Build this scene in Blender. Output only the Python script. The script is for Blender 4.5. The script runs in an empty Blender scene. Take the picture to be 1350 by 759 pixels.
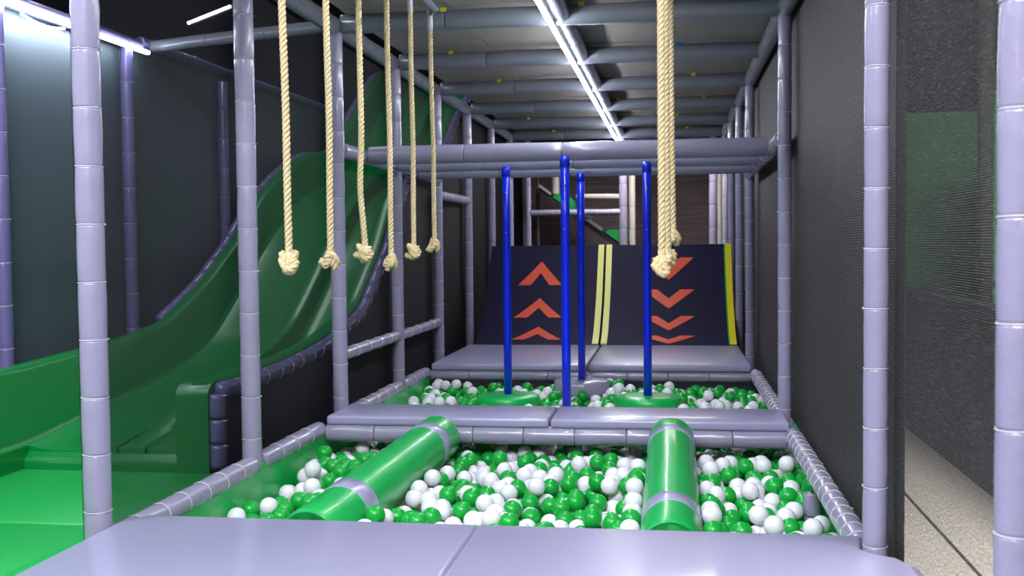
import bpy, bmesh, math, random
import numpy as np
from mathutils import Vector, Matrix, kdtree, noise
random.seed(7)
C = bpy.context.scene.collection

# ------------------------------------------------------------------ camera, world, lights, exposure
sc = bpy.context.scene
cam_d = bpy.data.cameras.new('camera'); cam = bpy.data.objects.new('camera', cam_d); C.objects.link(cam)
FW = Vector((-0.14818209, 0.98804311, -0.04257791)); RT = Vector((0.98895325, 0.14788344, -0.01009786)); UP = Vector((0.00368055, 0.04360388, 0.99904212))
M = Matrix((RT, UP, -FW)).transposed().to_4x4(); M.translation = Vector((0, 0, 0.8667)); cam.matrix_world = M
cam_d.sensor_width = 36; cam_d.lens = 1419.3 * 36 / 1350; cam_d.clip_end = 100; cam_d.clip_start = 0.05
cam_d.dof.use_dof = True; cam_d.dof.focus_distance = 5.2; cam_d.dof.aperture_fstop = 6.0
sc.camera = cam
sc.view_settings.view_transform = 'Standard'; sc.view_settings.look = 'None'; sc.view_settings.gamma = 1
sc.view_settings.use_curve_mapping = False; sc.view_settings.exposure = 0.12

w = bpy.data.worlds.new('world'); sc.world = w; w.use_nodes = True
bg = w.node_tree.nodes['Background']; bg.inputs[0].default_value = (0.40, 0.45, 0.75, 1); bg.inputs[1].default_value = 0.15

def area(name, loc, rot, sx, sy, power, col):
    d = bpy.data.lights.new(name, 'AREA'); d.shape = 'RECTANGLE'; d.size = sx; d.size_y = sy; d.energy = power; d.color = col
    o = bpy.data.objects.new(name, d); C.objects.link(o); o.location = loc; o.rotation_euler = rot; return o
# ceiling lamps of the hall in front of the play frame (behind and above the camera)
area('hall_lamp', (-0.6, -0.6, 3.7), (math.radians(38), 0, 0), 2.6, 1.2, 330, (0.88, 0.90, 1.0))
area('hall_lamp', (-3.4, 1.6, 3.4), (math.radians(20), math.radians(-8), 0), 1.2, 1.2, 120, (0.90, 0.96, 1.0))
# white lamps over the walkway beyond the right-hand netting
area('walkway_lamp', (1.9, 3.0, 2.7), (0, math.radians(-12), 0), 0.8, 2.4, 300, (1.0, 0.97, 0.92))
# lamp over the far end, behind the ramps
area('back_lamp', (-0.2, 11.5, 1.95), (math.radians(0), 0, 0), 1.6, 0.5, 26, (1.0, 0.93, 0.86))
area('slide_fill_light', (-2.7, 7.6, 4.7), (0, 0, 0), 1.2, 2.0, 60, (0.85, 0.92, 1.0))  # added overhead fill to brighten the slide beds, no known fixture there
# small warm lamp on the hall wall behind the camera: the orange glints on the posts
def warm(loc, e):
    d = bpy.data.lights.new('warm_lamp', 'POINT'); d.energy = e; d.color = (1.0, 0.62, 0.30); d.shadow_soft_size = 0.07
    o = bpy.data.objects.new('warm_lamp', d); C.objects.link(o); o.location = loc
warm((0.9, -3.2, 1.62), 80); warm((-1.25, -0.9, 1.62), 10)

# ------------------------------------------------------------------ materials
MATS = {}
def srgb(r, g, b):
    f = lambda c: (c / 255 / 12.92) if c / 255 <= 0.04045 else ((c / 255 + 0.055) / 1.055) ** 2.4
    return (f(r), f(g), f(b), 1)
def mat(name, col, rough=0.5, bump=0.0, bscale=20, var=0.0, vscale=3, coat=0.0, spec=0.5, metal=0.0, sss=0.0, detail=3, stretch=None):
    if name in MATS: return MATS[name]
    m = bpy.data.materials.new(name); m.use_nodes = True; nt = m.node_tree; N = nt.nodes; L = nt.links
    b = N['Principled BSDF']; b.inputs['Base Color'].default_value = col; b.inputs['Roughness'].default_value = rough
    b.inputs['Specular IOR Level'].default_value = spec; b.inputs['Metallic'].default_value = metal
    b.inputs['Coat Weight'].default_value = coat; b.inputs['Coat Roughness'].default_value = 0.08
    if sss: b.inputs['Subsurface Weight'].default_value = sss; b.inputs['Subsurface Radius'].default_value = (0.02, 0.02, 0.02)
    tc = N.new('ShaderNodeTexCoord'); src = tc.outputs['Object']
    if stretch:
        mp = N.new('ShaderNodeMapping'); mp.inputs['Scale'].default_value = stretch; L.new(src, mp.inputs[0]); src = mp.outputs[0]
    oi = N.new('ShaderNodeObjectInfo'); ad = N.new('ShaderNodeVectorMath'); ad.operation = 'ADD'
    sc_ = N.new('ShaderNodeMath'); sc_.operation = 'MULTIPLY'; sc_.inputs[1].default_value = 31.0
    L.new(oi.outputs['Random'], sc_.inputs[0]); L.new(src, ad.inputs[0]); L.new(sc_.outputs[0], ad.inputs[1]); src = ad.outputs[0]
    if bump:
        nz = N.new('ShaderNodeTexNoise'); nz.inputs['Scale'].default_value = bscale; nz.inputs['Detail'].default_value = detail; L.new(src, nz.inputs['Vector'])
        bp = N.new('ShaderNodeBump'); bp.inputs['Strength'].default_value = bump; bp.inputs['Distance'].default_value = 0.01
        L.new(nz.outputs['Fac'], bp.inputs['Height']); L.new(bp.outputs[0], b.inputs['Normal'])
    if var:
        nz = N.new('ShaderNodeTexNoise'); nz.inputs['Scale'].default_value = vscale; nz.inputs['Detail'].default_value = 4; L.new(src, nz.inputs['Vector'])
        mx = N.new('ShaderNodeMix'); mx.data_type = 'RGBA'; mx.inputs[6].default_value = tuple(c * (1 - var) for c in col[:3]) + (1,)
        mx.inputs[7].default_value = tuple(min(1, c * (1 + var)) for c in col[:3]) + (1,)
        L.new(nz.outputs['Fac'], mx.inputs[0]); L.new(mx.outputs[2], b.inputs['Base Color'])
    MATS[name] = m; return m
def emit(name, col, st):
    m = bpy.data.materials.new(name); m.use_nodes = True; N = m.node_tree.nodes; N.clear()
    e = N.new('ShaderNodeEmission'); e.inputs[0].default_value = col; e.inputs[1].default_value = st
    o = N.new('ShaderNodeOutputMaterial'); m.node_tree.links.new(e.outputs[0], o.inputs[0]); return m

VINYL = mat('lavender_grey_vinyl', srgb(150, 147, 172), 0.27, 0.45, 14, 0.07, 6, coat=0.35)
VINYLMAT = mat('lavender_grey_mat_vinyl', srgb(160, 158, 190), 0.33, 0.10, 9, 0.04, 2, coat=0.35)
VINYLDK = mat('purple_grey_vinyl', srgb(112, 106, 158), 0.30, 0.35, 14, 0.07, 6, coat=0.35)
VINYLCEIL = mat('slate_grey_vinyl', srgb(118, 123, 134), 0.28, 0.35, 10, 0.08, 5, coat=0.3)
CREAMV = mat('cream_vinyl', srgb(205, 198, 190), 0.4, 0.25, 12, 0.05, 5)
TIE = mat('clear_tie', srgb(205, 202, 212), 0.3)
GREENV = mat('green_vinyl', srgb(16, 176, 82), 0.36, 0.22, 11, 0.08, 4, coat=0.2)
GREENMAT = mat('green_mat_vinyl', srgb(0, 160, 66), 0.42, 0.08, 9, 0.05, 2)
SLIDE = mat('green_fibreglass', srgb(0, 126, 54), 0.30, 0.05, 3, 0.07, 2, coat=0.2)
BLUE = mat('blue_pole_vinyl', srgb(10, 42, 222), 0.28, 0.06, 12, 0.04, 4, coat=0.4)
WHITEB = mat('white_ball_plastic', srgb(232, 232, 238), 0.32, sss=0.15)
GREENB = mat('green_ball_plastic', srgb(14, 164, 58), 0.28, sss=0.08)
ROPE = mat('cream_rope_fibre', srgb(214, 196, 150), 0.8, 0.6, 240, 0.14, 60, stretch=(1, 1, 0.25))
NAVY = mat('navy_ramp_covering', srgb(20, 18, 50), 0.7, 0.15, 60, 0.10, 30, spec=0.25)
ORANGE = mat('orange_arrow', srgb(222, 84, 52), 0.5, 0.1, 40, 0.05, 20)
YEL = mat('pale_yellow_edge', srgb(226, 226, 112), 0.45, 0.15, 10)
YEL2 = mat('strong_yellow_edge', srgb(226, 212, 20), 0.45, 0.1, 10)
LIME = mat('lime_edge', srgb(60, 190, 60), 0.5)
BOARD = mat('dusty_board', srgb(148, 142, 134), 0.8, 0.2, 30, 0.16, 5)
WALLV = mat('blue_grey_wall_sheet', srgb(82, 96, 104), 0.55, 0.12, 30, 0.10, 1.2)
DARK = mat('dark_hall_paint', srgb(26, 26, 34), 0.8, 0.1, 5, 0.1, 2)
DARKF = mat('dark_floor_carpet', srgb(44, 44, 52), 0.9, 0.2, 60, 0.1, 2)
WALK = mat('light_grey_walkway', srgb(224, 218, 206), 0.7, 0.1, 20, 0.05, 2)
BARRIER = mat('dark_barrier', srgb(62, 62, 64), 0.8, 0.1, 12, 0.08, 2)
GWALL = mat('green_court_wall', srgb(30, 140, 66), 0.6, 0.05, 5, 0.08, 2)
BLACKNET = mat('black_close_netting', srgb(17, 16, 24), 0.6, 0.5, 60, 0.35, 5)
METAL = mat('grey_metal', srgb(150, 152, 160), 0.35, metal=0.8)
LED = emit('led_white', (0.86, 0.90, 1.0, 1), 100)
LEDW = emit('led_white_wall', (0.80, 0.87, 1.0, 1), 55)

def net_mat(name, col, open_, period=0.0056, fold_shade=0.25, con=0.5, glint=0.6, thread=0.6):
    """Woven shade netting: dark threads with real see-through holes between them."""
    m = bpy.data.materials.new(name); m.use_nodes = True; nt = m.node_tree; N = nt.nodes; L = nt.links
    b = N['Principled BSDF']; b.inputs['Roughness'].default_value = 0.6; b.inputs['Specular IOR Level'].default_value = 0.35
    tc = N.new('ShaderNodeTexCoord'); mp = N.new('ShaderNodeMapping'); L.new(tc.outputs['Object'], mp.inputs[0])
    nz = N.new('ShaderNodeTexNoise'); nz.inputs['Scale'].default_value = 2.2; nz.inputs['Detail'].default_value = 5; nz.inputs['Distortion'].default_value = 0.6
    L.new(tc.outputs['Object'], nz.inputs['Vector'])
    mx = N.new('ShaderNodeMix'); mx.data_type = 'RGBA'
    mx.inputs[6].default_value = tuple(c * (1 - fold_shade) for c in col[:3]) + (1,); mx.inputs[7].default_value = tuple(c * (1 + fold_shade) for c in col[:3]) + (1,)  # shading of the folds painted as darker and lighter thread tones
    L.new(nz.outputs['Fac'], mx.inputs[0]); L.new(mx.outputs[2], b.inputs['Base Color'])
    mp.inputs['Scale'].default_value = (1, 14, 150)
    n3 = N.new('ShaderNodeTexNoise'); n3.inputs['Scale'].default_value = 1.6; n3.inputs['Detail'].default_value = 3; L.new(mp.outputs[0], n3.inputs['Vector'])
    r3 = N.new('ShaderNodeMapRange'); r3.inputs[1].default_value = 0.50; r3.inputs[2].default_value = 0.72; L.new(n3.outputs['Fac'], r3.inputs[0])
    m3 = N.new('ShaderNodeMix'); m3.data_type = 'RGBA'; m3.inputs[7].default_value = tuple(min(1, c * 3.2 + 0.02) for c in col[:3]) + (1,)  # pale streaks painted into the base colour as thread glints
    gl = N.new('ShaderNodeMath'); gl.operation = 'MULTIPLY'; gl.inputs[1].default_value = glint; L.new(r3.outputs[0], gl.inputs[0]); L.new(gl.outputs[0], m3.inputs[0])
    L.new(mx.outputs[2], m3.inputs[6]); L.new(m3.outputs[2], b.inputs['Base Color'])
    wv = N.new('ShaderNodeTexWave'); wv.bands_direction = 'Z'; wv.inputs['Scale'].default_value = 0.314 / period
    wv.inputs['Distortion'].default_value = 0.5; wv.inputs['Detail'].default_value = 0; wv.inputs['Detail Scale'].default_value = 2
    L.new(tc.outputs['Object'], wv.inputs['Vector'])
    n2 = N.new('ShaderNodeTexNoise'); n2.inputs['Scale'].default_value = 170; n2.inputs['Detail'].default_value = 1; L.new(tc.outputs['Object'], n2.inputs['Vector'])
    m4 = N.new('ShaderNodeMix'); m4.data_type = 'RGBA'; m4.blend_type = 'MULTIPLY'; m4.inputs[0].default_value = 1.0
    r4 = N.new('ShaderNodeMapRange'); r4.inputs[3].default_value = 1 - thread; r4.inputs[4].default_value = 1 + thread
    L.new(wv.outputs['Fac'], r4.inputs[0]); L.new(m3.outputs[2], m4.inputs[6]); L.new(r4.outputs[0], m4.inputs[7]); L.new(m4.outputs[2], b.inputs['Base Color'])
    a = N.new('ShaderNodeMath'); a.operation = 'MULTIPLY'; L.new(wv.outputs['Fac'], a.inputs[0]); L.new(n2.outputs['Fac'], a.inputs[1])
    mr = N.new('ShaderNodeMapRange'); mr.inputs[1].default_value = 0.0; mr.inputs[2].default_value = 0.5
    mr.inputs[3].default_value = 1 - open_ * (1 + con); mr.inputs[4].default_value = 1 - open_ * (1 - con)
    mr.clamp = True; L.new(a.outputs[0], mr.inputs[0]); L.new(mr.outputs[0], b.inputs['Alpha'])
    bp = N.new('ShaderNodeBump'); bp.inputs['Strength'].default_value = 0.5; bp.inputs['Distance'].default_value = 0.004
    L.new(a.outputs[0], bp.inputs['Height']); L.new(bp.outputs[0], b.inputs['Normal'])
    return m
NET_L = net_mat('left_bay_netting', srgb(8, 9, 18), 0.62, 0.003, con=0.2, glint=0, thread=0.1)
NET_THIN = net_mat('right_thin_netting', srgb(60, 57, 56), 0.66, con=0.6, thread=0.8)
NET_THICK = net_mat('right_close_netting', srgb(48, 44, 45), 0.10, period=0.0085, fold_shade=0.5, con=0.9, glint=0.8, thread=0.7)
NET_BACK = net_mat('back_netting', srgb(112, 96, 98), 0.04, fold_shade=0.4)

# ------------------------------------------------------------------ mesh helpers
def new_mesh(name, verts, faces, smooth=True, mats=(), fm=None):
    me = bpy.data.meshes.new(name); me.from_pydata([tuple(v) for v in verts], [], faces)
    for m in mats: me.materials.append(m)
    if fm: me.polygons.foreach_set('material_index', fm)
    me.polygons.foreach_set('use_smooth', [smooth] * len(me.polygons)); me.update(); return me
def link(name, me, parent=None, loc=(0, 0, 0), rot=None):
    o = bpy.data.objects.new(name, me); C.objects.link(o); o.location = loc
    if rot is not None: o.rotation_euler = rot
    if parent is not None: o.parent = parent
    return o
def tag(o, label=None, cat=None, group=None, kind=None):
    if label: o['label'] = label
    if cat: o['category'] = cat
    if group: o['group'] = group
    if kind: o['kind'] = kind
    return o
def empty(name, loc=(0, 0, 0), label=None, cat=None, group=None, kind=None):
    o = bpy.data.objects.new(name, None); o.empty_display_size = 0.05; C.objects.link(o); o.location = loc
    return tag(o, label, cat, group, kind)
def box_mesh(x0, x1, y0, y1, z0, z1, m, bev=0.0, seg=3, name='box'):
    bm = bmesh.new(); bmesh.ops.create_cube(bm, size=1)
    bmesh.ops.scale(bm, vec=(x1 - x0, y1 - y0, z1 - z0), verts=bm.verts); bmesh.ops.translate(bm, vec=((x0 + x1) / 2, (y0 + y1) / 2, (z0 + z1) / 2), verts=bm.verts)
    if bev: bmesh.ops.bevel(bm, geom=bm.edges[:], offset=bev, segments=seg, profile=0.5, affect='EDGES')
    me = bpy.data.meshes.new(name); bm.to_mesh(me); bm.free(); me.materials.append(m)
    me.polygons.foreach_set('use_smooth', [bool(bev)] * len(me.polygons)); return me
def poly_mesh(pts, z0, z1, m, bev=0.012, seg=3, name='slab', vertical_bev=True):
    bm = bmesh.new(); vs = [bm.verts.new((x, y, z0)) for x, y in pts]; f = bm.faces.new(vs)
    r = bmesh.ops.extrude_face_region(bm, geom=[f]); bmesh.ops.translate(bm, vec=(0, 0, z1 - z0), verts=[v for v in r['geom'] if isinstance(v, bmesh.types.BMVert)])
    bmesh.ops.recalc_face_normals(bm, faces=bm.faces)
    if bev: bmesh.ops.bevel(bm, geom=bm.edges[:], offset=bev, segments=seg, profile=0.5, affect='EDGES')
    me = bpy.data.meshes.new(name); bm.to_mesh(me); bm.free(); me.materials.append(m); me.polygons.foreach_set('use_smooth', [True] * len(me.polygons)); return me
def prism_yz(pts, x0, x1, m, name='panel'):
    """polygon in the YZ plane, given thickness along X"""
    n = len(pts); v = [(x0, y, z) for y, z in pts] + [(x1, y, z) for y, z in pts]
    f = [tuple(range(n)), tuple(reversed(range(n, 2 * n)))] + [(i, i + n, (i + 1) % n + n, (i + 1) % n) for i in range(n)]
    return new_mesh(name, v, f, False, [m])
def frames(P):
    P = [Vector(q) for q in P]; n = len(P); T = []
    for i in range(n): T.append((P[min(i + 1, n - 1)] - P[max(i - 1, 0)]).normalized())
    a = T[0].orthogonal().normalized(); out = []
    for i in range(n):
        a = (a - T[i] * a.dot(T[i])).normalized(); out.append((P[i], a, T[i].cross(a)))
    return out
def tube_data(P, r, k=12, V=None, F=None, cap=True):
    V = [] if V is None else V; F = [] if F is None else F; fr = frames(P); b = len(V); n = len(fr)
    for i, (p, u, v) in enumerate(fr):
        rr = r[i] if hasattr(r, '__len__') else r
        for j in range(k):
            t = 2 * math.pi * j / k; V.append(p + u * (rr * math.cos(t)) + v * (rr * math.sin(t)))
    for i in range(n - 1):
        for j in range(k):
            F.append((b + i * k + j, b + i * k + (j + 1) % k, b + (i + 1) * k + (j + 1) % k, b + (i + 1) * k + j))
    if cap: F.append(tuple(b + j for j in reversed(range(k)))); F.append(tuple(b + (n - 1) * k + j for j in range(k)))
    return V, F
def tube(name, P, r, m, parent=None, k=12):
    V, F = tube_data(P, r, k); return link(name, new_mesh(name, V, F, True, [m]), parent)
def lathe_mesh(prof, m, k=24, name='lathe', wob=0.0, seed=0):
    """profile [(r, z)] about Z"""
    V = []; F = []; n = len(prof)
    for i, (r, z) in enumerate(prof):
        for j in range(k):
            t = 2 * math.pi * j / k; rr = r * (1 + wob * (noise.noise((math.cos(t) * 1.3 + seed * 7.1, math.sin(t) * 1.3, z * 9)) )) if wob else r
            V.append((rr * math.cos(t), rr * math.sin(t), z))
    for i in range(n - 1):
        for j in range(k): F.append((i * k + j, i * k + (j + 1) % k, (i + 1) * k + (j + 1) % k, (i + 1) * k + j))
    F.append(tuple(reversed(range(k)))); F.append(tuple((n - 1) * k + j for j in range(k)))
    return new_mesh(name, V, F, True, [m] if not isinstance(m, (list, tuple)) else m)

# ------------------------------------------------------------------ padded poles (foam sleeves in vinyl, fixed with cable ties)
_sl = {}
def sleeve_mesh(r, L, m, var):
    key = (round(r, 4), round(L, 4), m.name, var)
    if key not in _sl:
        g = 0.0012; e = min(0.006, L * 0.1)
        prof = [(r * 0.90, g), (r * 0.975, g + e * 0.2), (r * 0.992, g + e)] + [(r * (1 + 0.012 * math.sin(math.pi * t)), g + e + (L - 2 * g - 2 * e) * t) for t in (0.2, 0.4, 0.6, 0.8)] + [(r * 0.992, L - g - e), (r * 0.975, L - g - e * 0.2), (r * 0.90, L - g)]
        _sl[key] = lathe_mesh(prof, m, 20, 'sleeve', 0.045, var)
    return _sl[key]
_ti = {}
def tie_mesh(r):
    key = round(r, 4)
    if key not in _ti:
        pts = [(r * math.cos(t), r * math.sin(t), 0) for t in np.linspace(0, 2 * math.pi, 21)]
        V, F = tube_data(pts, 0.0019, 5); tube_data([(r - 0.001, 0, 0), (r + 0.0045, 0.001, 0.001)], 0.0028, 5, V, F)
        _ti[key] = new_mesh('tie', V, F, True, [TIE])
    return _ti[key]
def padded_pole(name, p0, p1, r, label, cat='post', group=None, m=None, seg=0.173, ties=True, off=0.0, kind=None, inner=True):
    m = m or VINYL; p0 = Vector(p0); p1 = Vector(p1); d = p1 - p0; L = d.length
    root = empty(name, p0, label, cat, group, kind)
    root.rotation_mode = 'QUATERNION'; root.rotation_quaternion = d.to_track_quat('Z', 'Y')
    n = max(1, round(L / seg)); s = L / n
    if inner: link('steel_tube', lathe_mesh([(r * 0.72, 0), (r * 0.72, L)], METAL, 10, 'core'), root)
    for i in range(n):
        link('foam_sleeve', sleeve_mesh(r, s, m, random.randrange(4)), root, (0, 0, i * s), (0, 0, random.uniform(0, 6.28)))
        if ties and i: link('cable_tie', tie_mesh(r * 0.985), root, (0, 0, i * s), (random.uniform(-.03, .03), 0, random.uniform(0, 6.28)))
    return root

# ------------------------------------------------------------------ the hall
def struct(name, me, parent=None):
    o = link(name, me, parent)
    if parent is None: o['kind'] = 'structure'
    return o
struct('floor', box_mesh(-6.0, 6.5, -5, 17, -0.62, -0.52, DARKF))
struct('wall_back', box_mesh(-6.0, 6.5, 16.9, 17.0, -0.52, 5.0, DARK))
struct('wall_left', box_mesh(-6.1, -6.0, -5, 17, -0.52, 5.0, DARK))
struct('wall_right', box_mesh(6.5, 6.6, -5, 17, -0.52, 5.0, DARK))
struct('wall_front', box_mesh(-6.0, 6.5, -5.1, -5, -0.52, 5.0, DARK))
struct('ceiling', box_mesh(-6.1, 6.6, -5.1, 17, 5.0, 5.1, DARK))

XL, XR = -1.79, 0.56
PY = lambda k: 3.12 + 1.25 * k
HC = 2.04
# underside of the deck above: boards as separate pieces between the beams
ceil = empty('ceiling_deck', (0, 0, 0), kind='structure')
xs = [-1.76, -1.17, -0.58, 0.0, 0.56]
for k in range(0, 9):
    y0 = 3.12 + 1.25 * k - 0.0 if k else 3.0
    for a, b in zip(xs[:-1], xs[1:]):
        dz = random.uniform(0, 0.006)
        link('deck_board', box_mesh(a + 0.003, b - 0.003, y0 + 0.004, 3.12 + 1.25 * (k + 1) - 0.004, HC + 0.075 + dz, HC + 0.095 + dz, BOARD, 0.0), ceil)

# ------------------------------------------------------------------ ceiling beams
names = ['nearest', 'second', 'third', 'fourth', 'fifth', 'sixth', 'seventh', 'farthest']
for k in range(1, 9):
    lab = ('grey padded beam across the deck ceiling before the ropes end, out past the top edge' if k == 1 else
           'grey padded ceiling cross beam, %s one in view counting away from the camera' % names[k - 2] if k < 8 else
           'grey padded ceiling cross beam farthest away, just above the ribbed hose')
    bmr = padded_pole('ceiling_beam', (XL + 0.04, PY(k), HC), (XR - 0.03, PY(k), HC), 0.052, lab, 'beam', m=VINYLCEIL, seg=0.58, ties=False)
    for q in range(3):
        t = link('cable_tie', box_mesh(-0.016, 0.016, -0.05, -0.044, -0.012, 0.012, mat('yellow_tie', srgb(190, 190, 30), 0.4) if (q + k) % 5 else mat('blue_tie', srgb(10, 110, 170), 0.4), 0.0), bmr)
        t.matrix_parent_inverse = Matrix(); t.rotation_mode = 'QUATERNION'; t.rotation_quaternion = bmr.rotation_quaternion.inverted()
        off = bmr.rotation_quaternion.inverted() @ Vector((0, -0.022, 0.04)); t.location = Vector((0, 0, 0.35 + 0.72 * q + 0.11 * (k % 3))) + off
        t['label'] = 'coloured tie end poking from the beam'
padded_pole('ceiling_side_beam', (XL, 3.12, HC - 0.01), (XL, 14.3, HC - 0.01), 0.046, 'long grey padded tube along the left edge of the deck ceiling', 'beam', m=VINYLCEIL, seg=0.62, ties=False)
padded_pole('ceiling_side_beam', (XR, 3.12, HC - 0.01), (XR, 14.3, HC - 0.01), 0.044, 'long grey padded tube along the right edge of the deck ceiling', 'beam', m=VINYLCEIL, seg=0.62, ties=False)
padded_pole('ceiling_middle_beam', (-0.565, 3.12, HC + 0.0), (-0.565, 12.4, HC + 0.0), 0.045, 'long grey padded ceiling tube running beside the white light strip', 'beam', m=VINYLCEIL, seg=0.62, ties=False)
# light strip
ls = empty('led_light_strip', (-0.605, 3.2, HC - 0.078), 'glowing white light strip running away under the deck ceiling', 'light strip')
link('channel', box_mesh(-0.010, 0.010, 0, 8.9, 0.006, 0.030, METAL), ls)
link('glowing_tube', box_mesh(-0.012, 0.012, 0, 8.9, -0.006, 0.006, LED, 0.004, 2), ls)

# ------------------------------------------------------------------ posts
left_lab = ['thick grey padded post at the left corner of the front mat', 'grey padded post beside the near ball pit, right of the green slide\'s front corner',
            'grey padded post at the left end of the middle crossing mat', 'grey padded post behind the fourth hanging rope, carrying the low side rail',
            'grey padded post at the left front corner of the far mat', 'thin grey padded post left of the left ramp, with a short rail end on it',
            'thin grey padded post just left of the first blue pole, above the ramp', 'thin grey padded post right behind the leftmost blue pole',
            'thinnest grey padded post of the left row, beyond the ramp']
for k in range(0, 9):
    padded_pole('padded_post', (XL, PY(k), -0.5), (XL, PY(k), HC - 0.03), 0.042 - 0.0008 * k, left_lab[k], seg=0.176 if k < 5 else 0.22, ties=k < 6)
right_lab = {-1: 'large blurred grey padded post at the right edge of the picture', 0: 'thick grey padded post at the right corner of the front mat',
             2: 'grey padded post at the right end of the middle crossing mat', 4: 'grey padded post at the right front corner of the far mat',
             5: 'grey padded post just right of the yellow ramp edge', 6: 'second grey padded post right of the yellow ramp edge, farther back',
             7: 'thin grey padded post close behind the right ramp', 8: 'thinnest grey padded post of the right row, beyond the ramp'}
for k in right_lab:
    padded_pole('padded_post', (XR, PY(k), -0.5), (XR, PY(k), HC - 0.03 if k >= 0 else 2.3), 0.0335, right_lab[k], seg=0.172 if k < 5 else 0.22, ties=k < 6)
padded_pole('padded_stub', (XR - 0.02, PY(1) - 0.02, -0.5), (XR - 0.02, PY(1) - 0.02, -0.135), 0.034, 'short grey padded stub post under the right pit tube', seg=0.09, ties=False)

# tubes round the pits
zt = -0.075
padded_pole('pit_edge_tube', (XL + 0.01, PY(0) + 0.05, zt), (XL + 0.01, PY(1) - 0.04, zt), 0.044, 'shiny grey padded tube along the near pit, from front mat to left post', 'tube', seg=0.17)
padded_pole('pit_edge_tube', (XL + 0.01, PY(1) + 0.04, zt), (XL + 0.01, 5.22, zt), 0.044, 'shiny grey padded tube along the near pit, from left post to crossing mat', 'tube', seg=0.19)
padded_pole('pit_edge_tube', (XL + 0.01, 5.60, zt), (XL + 0.01, PY(3) - 0.04, zt), 0.044, 'grey padded tube left of the far pit, nearer half behind the crossing mat', 'tube', seg=0.2)
padded_pole('pit_edge_tube', (XL + 0.01, PY(3) + 0.04, zt), (XL + 0.01, 7.60, zt), 0.044, 'grey padded tube left of the far pit, short half reaching the far mat', 'tube', seg=0.2)
padded_pole('pit_edge_tube', (XR, PY(0) + 0.04, zt + 0.01), (XR, 5.22, zt + 0.01), 0.040, 'wrinkled shiny grey tube along the right of the near pit', 'tube', seg=0.11)
padded_pole('pit_edge_tube', (XR, 5.60, zt + 0.01), (XR, 7.60, zt + 0.01), 0.040, 'wrinkled shiny grey tube along the right of the far pit', 'tube', seg=0.11)
padded_pole('pit_cross_tube', (XL + 0.05, 5.235, -0.086), (XR - 0.03, 5.235, -0.086), 0.046, 'thick grey padded tube under the front edge of the crossing mat', 'tube', seg=0.26, ties=False)
padded_pole('pit_cross_tube', (XL + 0.05, 5.58, -0.088), (XR - 0.03, 5.58, -0.088), 0.036, 'grey padded tube under the back edge of the crossing mat', 'tube', seg=0.26, ties=False)
padded_pole('pit_cross_tube', (XL + 0.05, 7.61, -0.086), (XR - 0.03, 7.61, -0.086), 0.040, 'grey padded tube under the front edge of the far mat', 'tube', seg=0.3, ties=False)
padded_pole('pit_cross_tube', (XL + 0.05, 3.22, -0.10), (XR - 0.03, 3.22, -0.10), 0.040, 'grey padded tube under the back edge of the front mat', 'tube', seg=0.3, ties=False)
# side rails on the left
padded_pole('side_rail', (XL, PY(2) + 0.03, 0.262), (XL, PY(3) - 0.03, 0.262), 0.034, 'grey padded low rail on the left, from crossing mat post to next post', 'rail', seg=0.24)
padded_pole('side_rail', (XL, PY(3) + 0.03, 0.256), (XL, PY(4) - 0.03, 0.256), 0.034, 'grey padded low rail on the left, reaching the far mat post', 'rail', seg=0.24)
padded_pole('side_rail', (XL, PY(4) + 0.03, 1.235), (XL, PY(5) - 0.03, 1.235), 0.034, 'grey padded high rail between two thin left posts above the ramp', 'rail', seg=0.14)

# ------------------------------------------------------------------ overhead frame that carries the blue poles
ZB = 1.375
padded_pole('overhead_side_tube', (XL + 0.01, PY(2) + 0.03, ZB), (XL + 0.01, PY(4) - 0.03, ZB - 0.02), 0.042, 'grey padded tube at the left end of the three overhead tubes', 'tube', seg=0.4, ties=False)
padded_pole('overhead_side_tube', (XR - 0.01, PY(2) + 0.03, ZB), (XR - 0.01, PY(4) - 0.03, ZB - 0.02), 0.042, 'grey padded tube at the right end of the three overhead tubes', 'tube', seg=0.2, ties=False)
for i, (y, z, r, lab) in enumerate([(6.08, ZB, 0.053, 'thick grey padded overhead tube, the nearest of three in a row'), (6.72, ZB - 0.012, 0.046, 'middle grey padded overhead tube of three in a row'), (7.33, ZB - 0.022, 0.046, 'farthest grey padded overhead tube of three in a row')]):
    padded_pole('overhead_tube', (XL + 0.05, y, z), (XR - 0.05, y, z), r, lab, 'tube', seg=0.62, ties=False)

# ------------------------------------------------------------------ balance discs on blue poles
def balance(x, y, ztop, zpole, rd, th, m, lab, base=GREENV):
    t = empty('balance_disc', (x, y, ztop), lab, 'balance disc')
    prof = [(rd * 0.90, -th), (rd * 0.97, -th + 0.006), (rd, -th * 0.6), (rd, -th * 0.3), (rd * 0.985, -0.008), (rd * 0.95, 0.0), (rd * 0.5, 0.006), (0.03, 0.006)]
    link('disc', lathe_mesh(prof, m, 40, 'disc', 0.01), t)
    link('under_cushion', lathe_mesh([(0.10, -th - 0.16), (rd * 0.62, -th - 0.10), (rd * 0.72, -th)], base, 28, 'cushion'), t)
    h = zpole - ztop
    pl = link('pole', lathe_mesh([(0.0255, 0.0), (0.0255, h * .25), (0.026, h * .5), (0.0255, h * 0.75), (0.0255, h)], BLUE, 20, 'pole', 0.02), t)
    link('pole_cap', lathe_mesh([(0.0285, -0.04), (0.029, 0.0), (0.024, 0.014), (0.010, 0.019)], BLUE, 20, 'cap'), pl, (0, 0, h - 0.02))
    for q in (0, 1):
        link('bolt', lathe_mesh([(0.006, 0), (0.006, 0.004), (0.003, 0.005)], METAL, 8, 'bolt'), t, (0.0, -0.0262, h - 0.16 - 0.25 * q), (math.pi / 2, 0, 0))
    return t
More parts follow.
